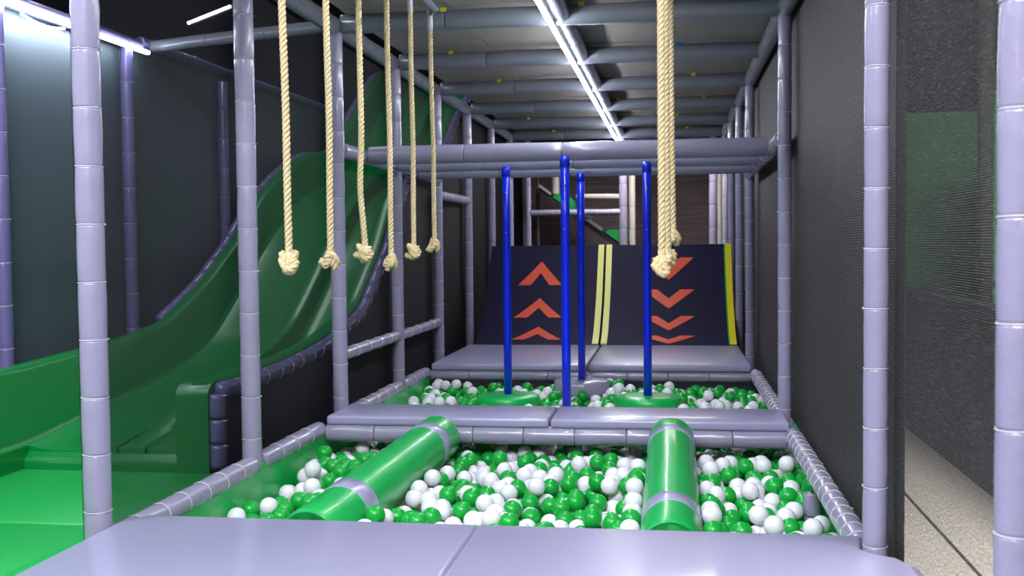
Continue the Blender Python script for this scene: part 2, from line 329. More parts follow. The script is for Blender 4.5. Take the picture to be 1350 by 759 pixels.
balance(-1.030, 6.66, -0.092, 1.335, 0.200, 0.10, GREENV, 'green round balance disc on the leftmost blue pole')
balance(-0.600, 6.045, -0.100, 1.345, 0.190, 0.09, VINYLMAT, 'grey balance disc hidden behind the crossing mat, on the longest blue pole')
balance(-0.612, 7.22, -0.068, 1.325, 0.190, 0.105, VINYL, 'grey round balance disc on the thin far blue pole', mat('dark_cushion', srgb(50, 60, 60), 0.6))
balance(-0.157, 6.62, -0.086, 1.345, 0.208, 0.10, GREENV, 'green round balance disc on the rightmost blue pole')

# ------------------------------------------------------------------ mats
fm = empty('front_mat', (-1.2, 2.2, 0), 'wide grey vinyl mat in the foreground, left of the seam', 'mat')
def at(o, me, nm):
    c = link(nm, me, o); c.matrix_parent_inverse = Matrix.Translation(-o.location); return c
at(fm, poly_mesh([(-1.735, 1.0), (-0.6005, 1.0), (-0.6005, 3.235), (-1.68, 3.235), (-1.735, 3.18)], -0.055, 0.0, VINYLMAT, 0.014), 'cushion')
fm = empty('front_mat', (0, 2.2, 0), 'wide grey vinyl mat in the foreground, right of the seam, notched at the post', 'mat')
at(fm, poly_mesh([(-0.5998, 1.0), (0.64, 1.0), (0.64, 2.92), (0.60, 3.02), (0.54, 3.06), (0.518, 3.10), (0.545, 3.235), (-0.5998, 3.235)], -0.055, 0.0, VINYLMAT, 0.014), 'cushion')
for x0, x1, lab in [(-1.735, -0.606, 'narrow grey vinyl crossing mat between the two ball pits, left half'), (-0.598, 0.545, 'narrow grey vinyl crossing mat between the two ball pits, right half')]:
    t = empty('crossing_mat', ((x0 + x1) / 2, 5.4, 0), lab, 'mat'); at(t, box_mesh(x0, x1, 5.2, 5.615, -0.045, 0.002, VINYLMAT, 0.014), 'cushion')
for x0, x1, lab in [(-1.73, -0.606, 'grey vinyl mat at the foot of the left ramp'), (-0.598, 0.53, 'grey vinyl mat at the foot of the right ramp')]:
    t = empty('far_mat', ((x0 + x1) / 2, 8.2, 0), lab, 'mat'); at(t, box_mesh(x0, x1, 7.565, 9.0, -0.05, 0.0, VINYLMAT, 0.016), 'cushion')
# welts along the mat seams
# pit lining
pl = empty('pit_lining', (0, 3.3, -0.5), 'green vinyl lining around the inside of both ball pits', 'lining')
at(pl, box_mesh(-1.752, -1.742, 3.28, 7.58, -0.5, -0.07, GREENV), 'side_panel')
at(pl, box_mesh(0.602, 0.612, 3.28, 7.58, -0.5, -0.07, GREENV), 'side_panel')
at(pl, box_mesh(-1.742, 0.602, 3.25, 3.26, -0.5, -0.10, GREENV), 'end_panel')
at(pl, box_mesh(-1.742, 0.602, 7.60, 7.61, -0.5, -0.12, DARKF), 'end_panel')['label'] = 'end panel coloured dark for the shaded gap'  # dark colour imitates the shaded gap between far tube and balls
at(pl, box_mesh(-1.742, 0.602, 3.28, 7.58, -0.36, -0.33, GREENV), 'bottom')

# ------------------------------------------------------------------ green foam rollers
def roller(a, b, r, label, bands):
    a = Vector(a); b = Vector(b); L = (b - a).length
    t = empty('foam_roller', a, label, 'foam roller'); t.rotation_mode = 'QUATERNION'; t.rotation_quaternion = (b - a).to_track_quat('Z', 'Y')
    link('body', lathe_mesh([(r * 0.2, 0.0), (r * 0.88, 0.0), (r * 0.97, 0.006), (r, 0.02)] + [(r, 0.02 + (L - .04) * q / 12) for q in range(1, 12)] + [(r, L - 0.02), (r * 0.97, L - 0.006), (r * 0.88, L), (r * .2, L)], GREENV, 40, 'body', 0.02), t)
    for z0, z1 in bands:
        link('band', lathe_mesh([(r * 1.0, z0), (r * 1.012, z0 + 0.002), (r * 1.014, (z0 + z1) / 2), (r * 1.012, z1 - 0.002), (r * 1.0, z1)], VINYLMAT, 40, 'band', 0.02), t)['label'] = 'grey band'
    link('end_seam', lathe_mesh([(r * 0.93, 0.0), (r * 0.955, -0.003), (r * 0.975, 0.004)], GREENV, 40, 'seam'), t)
    return t
ROLL = [((-1.24, 3.50, -0.150), (-1.132, 5.09, -0.078), 0.110), ((-0.010, 3.57, -0.165), (-0.012, 5.12, -0.072), 0.107)]
roller(*ROLL[0], 'green foam roller with two grey bands, the left one, lying across the near pit', ((0.30, 0.42), (1.33, 1.43)))
roller(*ROLL[1], 'green foam roller with two grey bands, the right one, pointing at the camera', ((0.23, 0.34), (1.31, 1.40)))

# ------------------------------------------------------------------ balls
def pack(x0, x1, y0, y1, n, R, iters=34):
    rng = np.random.default_rng(5)
    P = np.empty((n, 3)); P[:, 0] = rng.uniform(x0, x1, n); P[:, 1] = rng.uniform(y0, y1, n); P[:, 2] = rng.uniform(-0.30, -0.08, n)
    fl = lambda X, Y: -0.285 + 0.024 * np.sin(3.1 * X + 1.0) * np.cos(2.7 * Y) + 0.014 * np.sin(9 * X + 5 * Y) - 0.075 * np.exp(-((X + 1.74) / 0.30) ** 2) * (Y < 4.9) + 0.030 * (Y > 7.3) - 0.02 * (Y > 5.7) * (Y < 7.0)
    for it in range(iters):
        if it < iters - 8: P[:, 2] -= 0.004
        kd = kdtree.KDTree(n)
        for i, q in enumerate(P): kd.insert(q, i)
        kd.balance(); I = []; J = []
        for i in range(n):
            for co, j, d in kd.find_range(P[i], 2 * R):
                if j > i: I.append(i); J.append(j)
        I = np.array(I); J = np.array(J)
        for sub in range(3):
            d = P[I] - P[J]; l = np.linalg.norm(d, axis=1) + 1e-9; ov = np.clip(2 * R - l, 0, None) * 0.5
            c = d / l[:, None] * ov[:, None] * 0.9; D = np.zeros_like(P); np.add.at(D, I, c); np.add.at(D, J, -c)
            cnt = np.ones(n); np.add.at(cnt, I[ov > 0], 0.5); np.add.at(cnt, J[ov > 0], 0.5); P += D / np.sqrt(cnt)[:, None]
        for a, b, r in ROLL:
            a = np.array(a); b = np.array(b); ax = b - a; LL = ax @ ax
            t = np.clip((P - a) @ ax / LL, 0, 1); q = a + t[:, None] * ax; d = P - q; l = np.linalg.norm(d, axis=1) + 1e-9
            push = np.clip(r + R - l, 0, None); 
            dn = d / l[:, None]; dn[:, 2] = np.minimum(dn[:, 2], -0.15); dn /= np.linalg.norm(dn, axis=1)[:, None]
            P += dn * push[:, None]
        for (cx, cy, rd) in ((-1.03, 6.70, .2), (-.6, 6.045, .2), (-.612, 7.22, .20), (-.157, 6.62, .215)):
            dx = P[:, 0] - cx; dy = P[:, 1] - cy; l = np.hypot(dx, dy) + 1e-9; hi = P[:, 2] > -0.26
            push = np.where(hi, np.clip(rd + R * 0.9 - l, 0, None), 0); P[:, 0] += dx / l * push * 0.6; P[:, 1] += dy / l * push * 0.6
        P[:, 0] = np.clip(P[:, 0], x0, x1); P[:, 1] = np.clip(P[:, 1], y0, y1); P[:, 2] = np.maximum(P[:, 2], fl(P[:, 0], P[:, 1]))
        um = (P[:, 1] > 5.14) & (P[:, 1] < 5.66); P[um, 2] = np.minimum(P[um, 2], -0.18)
    return P
BR = 0.0375
P = pack(-1.742 + BR, 0.600 - BR, 3.30 + BR, 7.585 - BR, 3400, BR)
rng = np.random.default_rng(11)
white = rng.random(len(P)) < 0.5
# how exposed each ball is: anything resting on top of it?
kd = kdtree.KDTree(len(P))
for i, q in enumerate(P): kd.insert(q, i)
kd.balance()
def exposed(i):
    q = P[i]; c = 0
    for co, j, d in kd.find_range(q, 3.2 * BR):
        if j != i and co[2] > q[2] + 0.6 * BR and math.hypot(co[0] - q[0], co[1] + 0.3 * (co[2] - q[2]) - q[1]) < 1.1 * BR: c += 1
    return c == 0
camp = np.array([0, 0, 0.8667])
def in_view(q):
    d = q - camp
    yy = q[1]
    mat_back = 3.235 if yy < 5.2 else (5.615 if yy < 7.6 else 99)
    zline = 0.8667 * (1 - yy / mat_back) if mat_back < 50 else 0     # line of sight over the mat edge
    if q[2] + BR < zline: return False
    return yy < 5.18 or yy > 5.66
vis = [i for i in range(len(P)) if in_view(P[i]) and exposed(i)]
vis.sort(key=lambda i: np.linalg.norm(P[i] - camp))
bmw = bmesh.new(); bmesh.ops.create_icosphere(bmw, subdivisions=3, radius=BR)
for f in bmw.faces: f.smooth = True
meW = bpy.data.meshes.new('white_ball'); bmw.to_mesh(meW); meW.materials.append(WHITEB)
meG = bpy.data.meshes.new('green_ball'); bmw.to_mesh(meG); meG.materials.append(GREENB); bmw.free()
cnt = {True: 0, False: 0}; single = set()
for i in vis:
    wh = bool(white[i])
    if cnt[wh] >= 298: continue
    cnt[wh] += 1; single.add(i); x, y, z = P[i]
    if y > 5.4: reg = 'in the far ball pit around the blue poles'; g = 'far pit'
    elif x < -1.12: reg = 'in the near pit left of the left roller'; g = 'near pit left'
    elif x < -0.01: reg = 'in the near pit between the rollers'; g = 'near pit middle'
    else: reg = 'in the near pit right of the right roller'; g = 'near pit right'
    if y < 5.4:
        row = ('towards the front mat', 'front row') if y < 4.35 else ('halfway back', 'middle row') if y < 4.8 else ('towards the crossing mat', 'back row')
        reg += ', ' + row[0]; g += ', ' + row[1]
    else:
        row = ('left of the leftmost blue pole', 'left end') if x < -1.03 else ('right of the rightmost blue pole', 'right end') if x > -0.157 else ('between the outer blue poles', 'middle')
        reg = 'in the far ball pit, ' + row[0]; g += ', ' + row[1]
    c = 'white' if wh else 'green'
    o = link(c + '_ball', meW if wh else meG, None, (x, y, z), (random.uniform(0, 6), random.uniform(0, 6), 0))
    tag(o, '%s plastic ball %s' % (c, reg), 'ball', '%s balls, %s' % (c, g))
bs = bmesh.new(); bmesh.ops.create_icosphere(bs, subdivisions=2, radius=BR); bv = np.array([v.co[:] for v in bs.verts]); bs.verts.index_update(); bf = np.array([[v.index for v in f.verts] for f in bs.faces]); bs.free()
for wh in (True, False):
    ids = [i for i in range(len(P)) if i not in single and bool(white[i]) == wh and (P[i][2] > -0.25 or exposed(i))]
    V = (P[ids][:, None, :] + bv[None]).reshape(-1, 3); F = (bf[None] + (np.arange(len(ids)) * len(bv))[:, None, None]).reshape(-1, 3)
    me = bpy.data.meshes.new('balls'); me.vertices.add(len(V)); me.vertices.foreach_set('co', V.ravel()); me.loops.add(len(F) * 3); me.loops.foreach_set('vertex_index', F.ravel())
    me.polygons.add(len(F)); me.polygons.foreach_set('loop_start', np.arange(0, len(F) * 3, 3)); me.polygons.foreach_set('loop_total', np.full(len(F), 3)); me.polygons.foreach_set('use_smooth', np.ones(len(F), bool))
    me.update(calc_edges=True); me.materials.append(WHITEB if wh else GREENB)
    tag(link('ball_filling', me), 'mass of %s plastic balls filling the pits below and behind the counted ones' % ('white' if wh else 'green'), 'balls', kind='stuff')

# ------------------------------------------------------------------ quarter-pipe ramps
RY0 = 8.97
rz = lambda u: 0.279 * u + 0.643 * u * u
def ramp(x0, x1, label):
    t = empty('ramp', ((x0 + x1) / 2, RY0, 0), label, 'ramp'); n = 20; U = 0.94
    pts = [(RY0 + U * i / n, rz(U * i / n)) for i in range(n + 1)]
    prof = [(RY0, -0.05)] + pts + [(RY0 + U + 0.10, rz(U)), (RY0 + U + 0.10, -0.05)]
    c = link('ramp_body', prism_yz(prof, x0, x1, NAVY, 'ramp'), t); c.matrix_parent_inverse = Matrix.Translation(-t.location)
    for i, pl_ in enumerate(c.data.polygons):
        if 2 <= i: pl_.use_smooth = False
    return t
def on_ramp(t, poly, m, name, lift=0.003, label=None):
    """poly: (x, u) outline laid onto the curved surface, as a thin applied piece, cut into strips so that it follows the curve"""
    bm = bmesh.new(); f = bm.faces.new([bm.verts.new((x, u, 0)) for x, u in poly])
    us = [u for _, u in poly]; k = 1
    while k * 0.047 < 0.95:
        bmesh.ops.bisect_plane(bm, geom=bm.verts[:] + bm.edges[:] + bm.faces[:], plane_co=(0, k * 0.047, 0), plane_no=(0, 1, 0)); k += 1
    bmesh.ops.recalc_face_normals(bm, faces=bm.faces)
    for v in bm.verts:
        u = v.co.y; s = 0.279 + 1.286 * u; l = math.hypot(1, s); v.co = Vector((v.co.x, RY0 + u - lift * s / l, rz(u) + lift / l))
    r = bmesh.ops.extrude_face_region(bm, geom=bm.faces[:])
    bmesh.ops.translate(bm, vec=(0, lift * 0.6, -lift * 0.8), verts=[v for v in r['geom'] if isinstance(v, bmesh.types.BMVert)])
    bmesh.ops.recalc_face_normals(bm, faces=bm.faces)
    me = bpy.data.meshes.new(name); bm.to_mesh(me); bm.free(); me.materials.append(m)
    c = link(name, me, t); c.matrix_parent_inverse = Matrix.Translation(-t.location)
    if label: c['label'] = label
    return c
rl = ramp(-1.672, -0.622, 'dark navy curved ramp on the left, orange arrows pointing up')
rr = ramp(-0.606, 0.515, 'dark navy curved ramp on the right, orange arrows pointing down')
def chev(t, xc, w, tipu, baseu, notchu, inner):
    on_ramp(t, [(xc - w, baseu), (xc - inner, baseu), (xc, notchu), (xc + inner, baseu), (xc + w, baseu), (xc, tipu)], ORANGE, 'arrow', label='orange arrow')
chev(rl, -1.19, 0.200, 0.838, 0.670, 0.760, 0.085)
chev(rl, -1.178, 0.212, 0.566, 0.384, 0.482, 0.095)
chev(rl, -1.158, 0.215, 0.282, 0.100, 0.186, 0.105)
for base, tip, notch, wd in ((0.857, 0.705, 0.795, 0.222), (0.632, 0.472, 0.560, 0.222), (0.400, 0.240, 0.322, 0.222), (0.168, 0.030, 0.108, 0.222)):
    chev(rr, -0.040, wd, tip, base, notch, 0.10)
on_ramp(rl, [(-0.676, 0.002), (-0.624, 0.002), (-0.624, 0.939), (-0.676, 0.939)], YEL, 'edge_strip', 0.012, 'pale yellow edge strip')
on_ramp(rr, [(-0.604, 0.002), (-0.552, 0.002), (-0.552, 0.939), (-0.604, 0.939)], YEL, 'edge_strip', 0.012, 'pale yellow edge strip')
on_ramp(rr, [(0.464, 0.002), (0.514, 0.002), (0.514, 0.939), (0.464, 0.939)], YEL2, 'edge_strip', 0.012, 'bright yellow edge strip')
on_ramp(rr, [(0.452, 0.002), (0.463, 0.002), (0.463, 0.939), (0.452, 0.939)], LIME, 'edge_piping', 0.010, 'lime green piping')

# ------------------------------------------------------------------ ropes
def strands(path, R_, r_, pitch, parent, k=7, taper=0, step=0.006, name='strand'):
    pts = [Vector(q) for q in path]; out = [pts[0]]
    # resample
    seg = []; acc = 0
    cum = [0]
    for a, b in zip(pts[:-1], pts[1:]): cum.append(cum[-1] + (b - a).length)
    n = int(cum[-1] / step) + 1; res = []; j = 0
    for i in range(n + 1):
        s = cum[-1] * i / n
        while j < len(cum) - 2 and cum[j + 1] < s: j += 1
        f = (s - cum[j]) / max(1e-9, cum[j + 1] - cum[j]); res.append(pts[j].lerp(pts[j + 1], f))
    fr = frames(res)
    for q in range(3):
        H = []
        for i, (p, u, v) in enumerate(fr):
            t = 2 * math.pi * (cum[-1] * i / n) / pitch + q * 2.0944; H.append(p + u * (R_ * math.cos(t)) + v * (R_ * math.sin(t)))
        V, F = tube_data(H, r_, k); yield new_mesh(name, V, F, True, [ROPE])
def knot_path(s, seed, lean=0.0):
    """a double overhand knot: the rope end wraps round itself and pokes out at the side"""
    rr_ = random.Random(seed); pts = [Vector((0, 0, 0.03)), Vector((0, 0, 0.012))]
    a0 = rr_.uniform(0, 6.28)
    for i in range(46):
        t = i / 45; a = a0 + t * 2 * math.pi * 2.15
        rad = 0.0165 + 0.0045 * math.sin(t * 9 + seed); z = 0.004 - 0.034 * t + 0.012 * math.sin(2 * a + seed)
        pts.append(Vector((rad * math.cos(a), rad * math.sin(a), z)) * 1.0)
    e = pts[-1]; out = Vector((math.cos(a + 0.9), math.sin(a + 0.9), 0)) * 0.024
    pts += [e + out * 0.5 + Vector((0, 0, .004)), e + out * 1.0 + Vector((0, 0, 0.010))]
    return [Vector((p.x * s, p.y * s, p.z * s)) for p in pts]
def climbing_rope(x, y, zk, ztop, label, seed, bend=(), r=0.0118, ks=1.12, sway=0.0, group='hanging ropes'):
    t = empty('hanging_rope', (x, y, ztop), label, 'rope', group)
    L = ztop - zk - 0.02; n = 24; path = []
    for i in range(n + 1):
        f = i / n; z = -L * f; dx = sway * f * f; 
        for (c, wd, am) in bend: dx += am * math.exp(-((f - c) / wd) ** 2)
        path.append((dx, 0, z))
    for me in strands(path, r * 0.56, r * 0.50, 0.052, t): link('strand', me, t)
    kx = path[-1][0]
    k = empty('knot', (kx, 0, -L - 0.008)); k.parent = t
    for me in strands(knot_path(ks, seed), r * 0.50, r * 0.56, 0.05, k, step=0.004): link('knot_strand', me, k)
    link('knot_core', lathe_mesh([(0.004, -0.030 * ks), (0.014 * ks, -0.024 * ks), (0.019 * ks, -0.01 * ks), (0.017 * ks, 0.006 * ks), (0.008, 0.016 * ks)], ROPE, 14, 'core', 0.1), k)
    # whipping and hook at the top
    link('tape', lathe_mesh([(r * 1.08, -0.07), (r * 1.12, -0.06), (r * 1.12, -0.01), (r * 0.8, 0.0)], TIE, 12, 'tape'), t)['label'] = 'clear tape round the rope top'
    ring = [(0.016 * math.cos(a), 0, 0.014 + 0.016 * math.sin(a)) for a in np.linspace(0, 2 * math.pi, 15)]
    V, F = tube_data(ring, 0.0035, 6); link('hook', new_mesh('hook', V, F, True, [METAL]), t)
    return t
RT_ = ['first hanging rope from the left, knotted end lowest and closest', 'second hanging rope from the left, in front of the crossing mat post',
       'third hanging rope from the left, bending to one side above its knot', 'fourth hanging rope from the left, its knot lower than its neighbours',
       'fifth hanging rope from the left, white tape at its top', 'sixth hanging rope from the left, the shortest and farthest one']
zk = [0.815, 0.812, 0.832, 0.790, 0.832, 0.855]
for i in range(6):
    climbing_rope(-1.18 + (0.006 if i in (1,) else 0), 3.18 + 0.412 * i, zk[i], 1.985, RT_[i], i * 3 + 1,
                  bend=((0.8, 0.12, -0.012),) if i == 2 else ((0.6, 0.2, 0.004),), sway=(0.01, 0.002, 0.012, 0.004, 0.002, 0.008)[i], group='ropes hanging in the left row')
rlab = ['thick-looking hanging rope right of centre, nearest of that row, knot lowest', 'hanging rope right of centre, directly behind the nearest one', 'hanging rope right of centre with its knot highest, behind the other two']
for i, (x, y, z) in enumerate(((-0.034, 3.30, 0.792), (-0.022, 3.62, 0.812), (-0.008, 3.95, 0.875))):
    climbing_rope(x, y, z, 1.985, rlab[i], 20 + i * 5, sway=0.004 * i, ks=1.05, group='ropes hanging in the right row')
rail = padded_pole('rope_rail', (-1.18, 3.10, HC + 0.0), (-1.18, 5.36, HC + 0.0), 0.018, 'thin grey tube under the ceiling carrying the left row of ropes', 'tube', m=VINYLCEIL, seg=0.6, ties=False)
rail = padded_pole('rope_rail', (-0.0, 3.10, HC + 0.0), (-0.0, 5.36, HC + 0.0), 0.018, 'thin grey tube under the ceiling carrying the right row of ropes', 'tube', m=VINYLCEIL, seg=0.6, ties=False)

# ------------------------------------------------------------------ the green slide
def curve(ys, zs):
    ys = np.array(ys, float); zs = np.array(zs, float); g = np.linspace(ys[0], ys[-1], 400); v = np.interp(g, ys, zs)
    k = np.exp(-np.linspace(-2, 2, 23) ** 2); k /= k.sum(); vp = np.pad(v, 11, mode='reflect', reflect_type='odd'); v2 = np.convolve(vp, k, 'valid')
    return lambda y: float(np.interp(y, g, v2))
bed = curve([4.3, 4.6, 5.0, 5.5, 5.9, 6.3, 6.56, 7.25, 7.8, 8.3, 8.9, 9.4, 10.5, 11.8], [-.03, .0, .04, .09, .15, .27, .42, .86, 1.15, 1.29, 1.36, 1.62, 2.25, 2.62])
rimL = curve([4.3, 5.2, 5.8, 6.38, 6.86, 7.28, 7.7, 8.0, 8.34, 9.0, 9.4, 10.5, 11.8], [.335, .37, .425, .644, .90, 1.20, 1.39, 1.50, 1.60, 1.66, 1.90, 2.55, 2.85])
rimR = curve([4.3, 4.64, 5.23, 5.79, 6.47, 6.92, 7.2, 7.45, 7.8, 8.3, 9.05, 9.49, 9.8, 10.8, 11.8], [.29, .283, .30, .345, .47, .70, .96, 1.20, 1.40, 1.58, 1.72, 2.0, 2.16, 2.55, 2.80])
Y0S = 4.34; YS = [Y0S + (11.8 - Y0S) * i / 90 for i in range(91)]
slide = empty('wave_slide', (-2.4, Y0S, -0.1), 'big green wave slide with two lanes behind the left posts', 'slide')
def sl(name, me, label=None):
    c = link(name, me, slide); c.matrix_parent_inverse = Matrix.Translation(-slide.location)
    if label: c['label'] = label
    return c
def loft(sections, m, closed=True, name='loft', smooth=True, caps=True):
    V = []; F = []; n = len(sections[0])
    for s in sections: V += s
    rng_ = n if closed else n - 1
    for i in range(len(sections) - 1):
        for j in range(rng_): F.append((i * n + j, (i + 1) * n + j, (i + 1) * n + (j + 1) % n, i * n + (j + 1) % n))
    if closed and caps: F.append(tuple(range(n))); F.append(tuple((len(sections) - 1) * n + j for j in reversed(range(n))))
    me = new_mesh(name, V, F, smooth, [m])
    bm = bmesh.new(); bm.from_mesh(me); bmesh.ops.recalc_face_normals(bm, faces=bm.faces)
    for e in bm.edges:
        if len(e.link_faces) == 2 and e.calc_face_angle(0) > 0.6: e.smooth = False
    bm.to_mesh(me); bm.free(); return me
# lanes (dished beds)
for (xa, xb) in ((-2.83, -2.385), (-2.265, -2.07)):
    S = []
    for y in YS:
        b = bed(y); s = [(xa + (xb - xa) * t, y, b + 0.028 * (abs(2 * t - 1)) ** 3) for t in np.linspace(0, 1, 11)]
        s += [(xb, y, b - 0.05), (xa, y, b - 0.05)]; S.append(s)
    sl('lane', loft(S, SLIDE))
# divider between lanes
S = []
for y in YS:
    b = bed(y); f = min(1, max(0.15, (y - 4.34) / 0.9)); h = 0.13 * f
    S.append([(-2.395, y, b - 0.05), (-2.395, y, b + 0.02), (-2.370, y, b + h - 0.01), (-2.355, y, b + h), (-2.295, y, b + h), (-2.280, y, b + h - 0.01), (-2.255, y, b + 0.02), (-2.255, y, b - 0.05)])
sl('lane_divider', loft(S, SLIDE))
# side walls with rolled rims
def wall(xi, xo, rim, y0=Y0S):
    S = []
    for y in ([y0] if y0 < Y0S else []) + YS:
        b = bed(y); r = max(rim(y), b + 0.10); d = 1 if xo > xi else -1; xm = xi + d * 0.012
        zb = -0.115 if y < 5.2 else b - 0.05
        S.append([(xi - d * 0.03, y, zb), (xi - d * 0.03, y, b + 0.02), (xi - d * 0.008, y, b + 0.05), (xm, y, r - 0.025), (xm + d * 0.012, y, r - 0.006), (xm + d * 0.03, y, r), (xo - d * 0.02, y, r), (xo, y, r - 0.012), (xo, y, zb)])
    return loft(S, SLIDE)
sl('side_wall', wall(-2.84, -2.945, rimL, 3.9)); sl('side_wall', wall(-2.06, -1.96, rimR))
# front panel, with a rounded lip and a pressed parallelogram
yf = Y0S
def fp(x0, x1, zt0, zt1):
    S = []
    for i in range(13):
        t = i / 12; x = x0 + (x1 - x0) * t; z = zt0 + (zt1 - zt0) * t
        S.append([(x, yf + 0.06, z), (x, yf + 0.03, z - 0.002), (x, yf, z - 0.010), (x, yf - 0.022, z - 0.024), (x, yf - 0.035, z - 0.044), (x, yf - 0.038, z - 0.06), (x, yf - 0.04, -0.12), (x, yf + 0.06, -0.12)])
    return loft(S, SLIDE)
sl('front_panel', fp(-2.945, -2.10, -0.02, -0.02)); sl('front_panel', fp(-2.102, -1.955, 0.275, 0.285))
# padded edging along the outer rims: sleeves laced on
def edging(x, rim, ya, yb, dz, r, lace, side):
    y = ya; pts = []
    while y <= yb: pts.append(Vector((x, y, max(rim(y), bed(y) + 0.10) + dz))); y += 0.03
    cum = [0]
    for a, b in zip(pts[:-1], pts[1:]): cum.append(cum[-1] + (b - a).length)
    n = int(cum[-1] / 0.16); idx = [int(np.argmin(np.abs(np.array(cum) - cum[-1] * i / n))) for i in range(n + 1)]
    for a, b in zip(idx[:-1], idx[1:]):
        P_ = pts[a:b + 1]
        if len(P_) < 2: continue
        m_ = len(P_); V, F = tube_data(P_, [r * (0.93 if i in (0, m_ - 1) else 1.0) for i in range(m_)], 14)
        sl('edge_sleeve', new_mesh('edge_sleeve', V, F, True, [VINYLDK]), 'purple grey padded edge sleeve')
        if lace:
            p = P_[-1]; V, F = tube_data([p + Vector((side * (r + 0.002) * math.cos(t), 0.0, (r + 0.002) * math.sin(t))) for t in np.linspace(-1.2, 0.4, 7)], 0.003, 5)
            sl('lace', new_mesh('lace', V, F, True, [TIE]), 'white lace')
edging(-1.925, rimR, 4.36, 11.6, -0.045, 0.036, True, 1)
edging(-2.965, rimL, 5.9, 11.6, -0.03, 0.034, False, 1)
for i in range(3):
    z0 = -0.09 + 0.108 * i; V, F = tube_data([(-1.93, yf - 0.0, z0 + 0.003), (-1.93, yf - 0.0, z0 + 0.02), (-1.93, yf, z0 + 0.085), (-1.93, yf, z0 + 0.105)], [0.034, 0.037, 0.037, 0.034], 14)
    sl('corner_sleeve', new_mesh('corner_sleeve', V, F, True, [VINYLDK]), 'purple grey padded corner sleeve')
    V, F = tube_data([(-1.92 + 0.036 * math.cos(t), yf, z0 + 0.1) for t in (0,)] + [(-1.895, yf - 0.02, z0 + 0.1)], 0.0035, 5); sl('lace', new_mesh('lace', V, F, True, [TIE]), 'white lace')
link_pts = [(yf, -0.5)] + [(y, max(rimR(y), bed(y) + .1) - 0.07) for y in YS[::2]] + [(14.2, 2.5), (14.2, -0.5)]
tag(link('slide_skirt', prism_yz(link_pts, -1.955, -1.945, BLACKNET, 'skirt')), 'black netting closing the side under the slide', 'netting')
# landing mats in front of the slide
for (y0, y1, lab) in ((3.455, 4.299, 'bright green landing mat against the foot of the slide'), (2.2, 3.445, 'bright green landing mat left of the front mat, nearest')):
    t = empty('landing_mat', (-2.5, y0, -0.1), lab, 'mat'); at(t, box_mesh(-3.02, -1.90, y0, y1, -0.2, -0.1, GREENMAT, 0.012), 'cushion')
t = empty('green_edge_strip', (-1.87, 2.2, -0.09), 'narrow green edge strip between landing mat and front mat', 'edge strip')
at(t, box_mesh(-1.892, -1.80, 2.2, 3.07, -0.2, -0.06, GREENMAT, 0.02), 'cushion')
t = empty('platform', (-2.5, 2.2, -0.5), 'dark platform under the landing mats', 'platform'); at(t, box_mesh(-3.02, -1.88, 2.2, 4.6, -0.5, -0.205, DARKF), 'deck')

# ------------------------------------------------------------------ left wall sheet with posts, tube and light strip
XW = -3.06
tag(link('wall_sheet', prism_yz([(2.0, -0.5), (12.5, -0.5), (12.5, 2.06), (2.0, 2.03)], XW - 0.06, XW - 0.05, WALLV, 'sheet')), 'dull blue grey sheet wall behind the slide, lit from above', 'wall sheet')
for y, lab in ((4.57, 'purple grey padded post at the left edge of the picture, on the sheet wall'), (5.76, 'purple grey padded post on the sheet wall, at the end of the light'), (7.08, 'dim padded post on the sheet wall beside the rising slide')):
    padded_pole('wall_post', (XW, y, -0.2), (XW, y, 1.99), 0.035, lab, m=VINYLDK, seg=0.2)
padded_pole('wall_top_tube', (XW, 2.0, 2.01), (XW, 5.9, 2.02), 0.036, 'padded tube along the top of the sheet wall, under the bright light', 'tube', m=VINYLDK, seg=0.6, ties=False)
padded_pole('wall_top_tube', (XW, 5.92, 2.05), (XW, 11.8, 2.09), 0.030, 'padded tube along the top of the sheet wall, beyond the light', 'tube', m=VINYLDK, seg=0.6, ties=False)
padded_pole('cross_tube', (XW + 0.03, 6.02, 2.04), (XL - 0.03, PY(2) + 0.02, HC), 0.034, 'dim padded tube from the sheet wall to the deck corner', 'tube', m=VINYLCEIL, seg=0.5, ties=False)
ws = empty('wall_light_strip', (XW + 0.05, 3.0, 1.985), 'glaring white light strip at the top of the left sheet wall', 'light strip')
link('glowing_tube', box_mesh(-0.014, 0.014, 0, 2.92, -0.010, 0.010, LEDW, 0.004, 2), ws)
tube_pts = [(XW + 0.05 + 0.004, 3.9 + 0.09 * i, 1.95 - 0.05 * math.sin(math.pi * i / 12)) for i in range(13)]
wl = tube('loose_light_end', [Vector((XW + 0.055, 4.68 + 0.03 * i, 1.955 - 0.022 * math.sin(math.pi * i / 12))) for i in range(13)], 0.005, LEDW); wl.name = 'loose_light_strip'
tag(wl, 'loose sagging loop of light strip below the wall light', 'light strip')
# a beaded strip farther back
fs = empty('far_light_strip', (-4.2, 9.0, 2.81), 'short beaded light strip glowing in the dark at upper left', 'light strip')
a = Vector((-4.202, 9.0, 2.808)); b = Vector((-3.80, 9.0, 2.94))
link('carrier_tube', None if False else new_mesh('c', *tube_data([Vector((0, 0.03, 0.0)), (b - a) * 2.4 + Vector((0, 0.03, 0))], 0.02, 10), True, [DARK]), fs)
for i in range(16):
    p = (b - a) * ((i + 0.5) / 16)
    me = new_mesh('bead', *tube_data([p - (b - a) / 48, p + (b - a) / 48], 0.011, 8), True, [LED]); link('bead', me, fs)

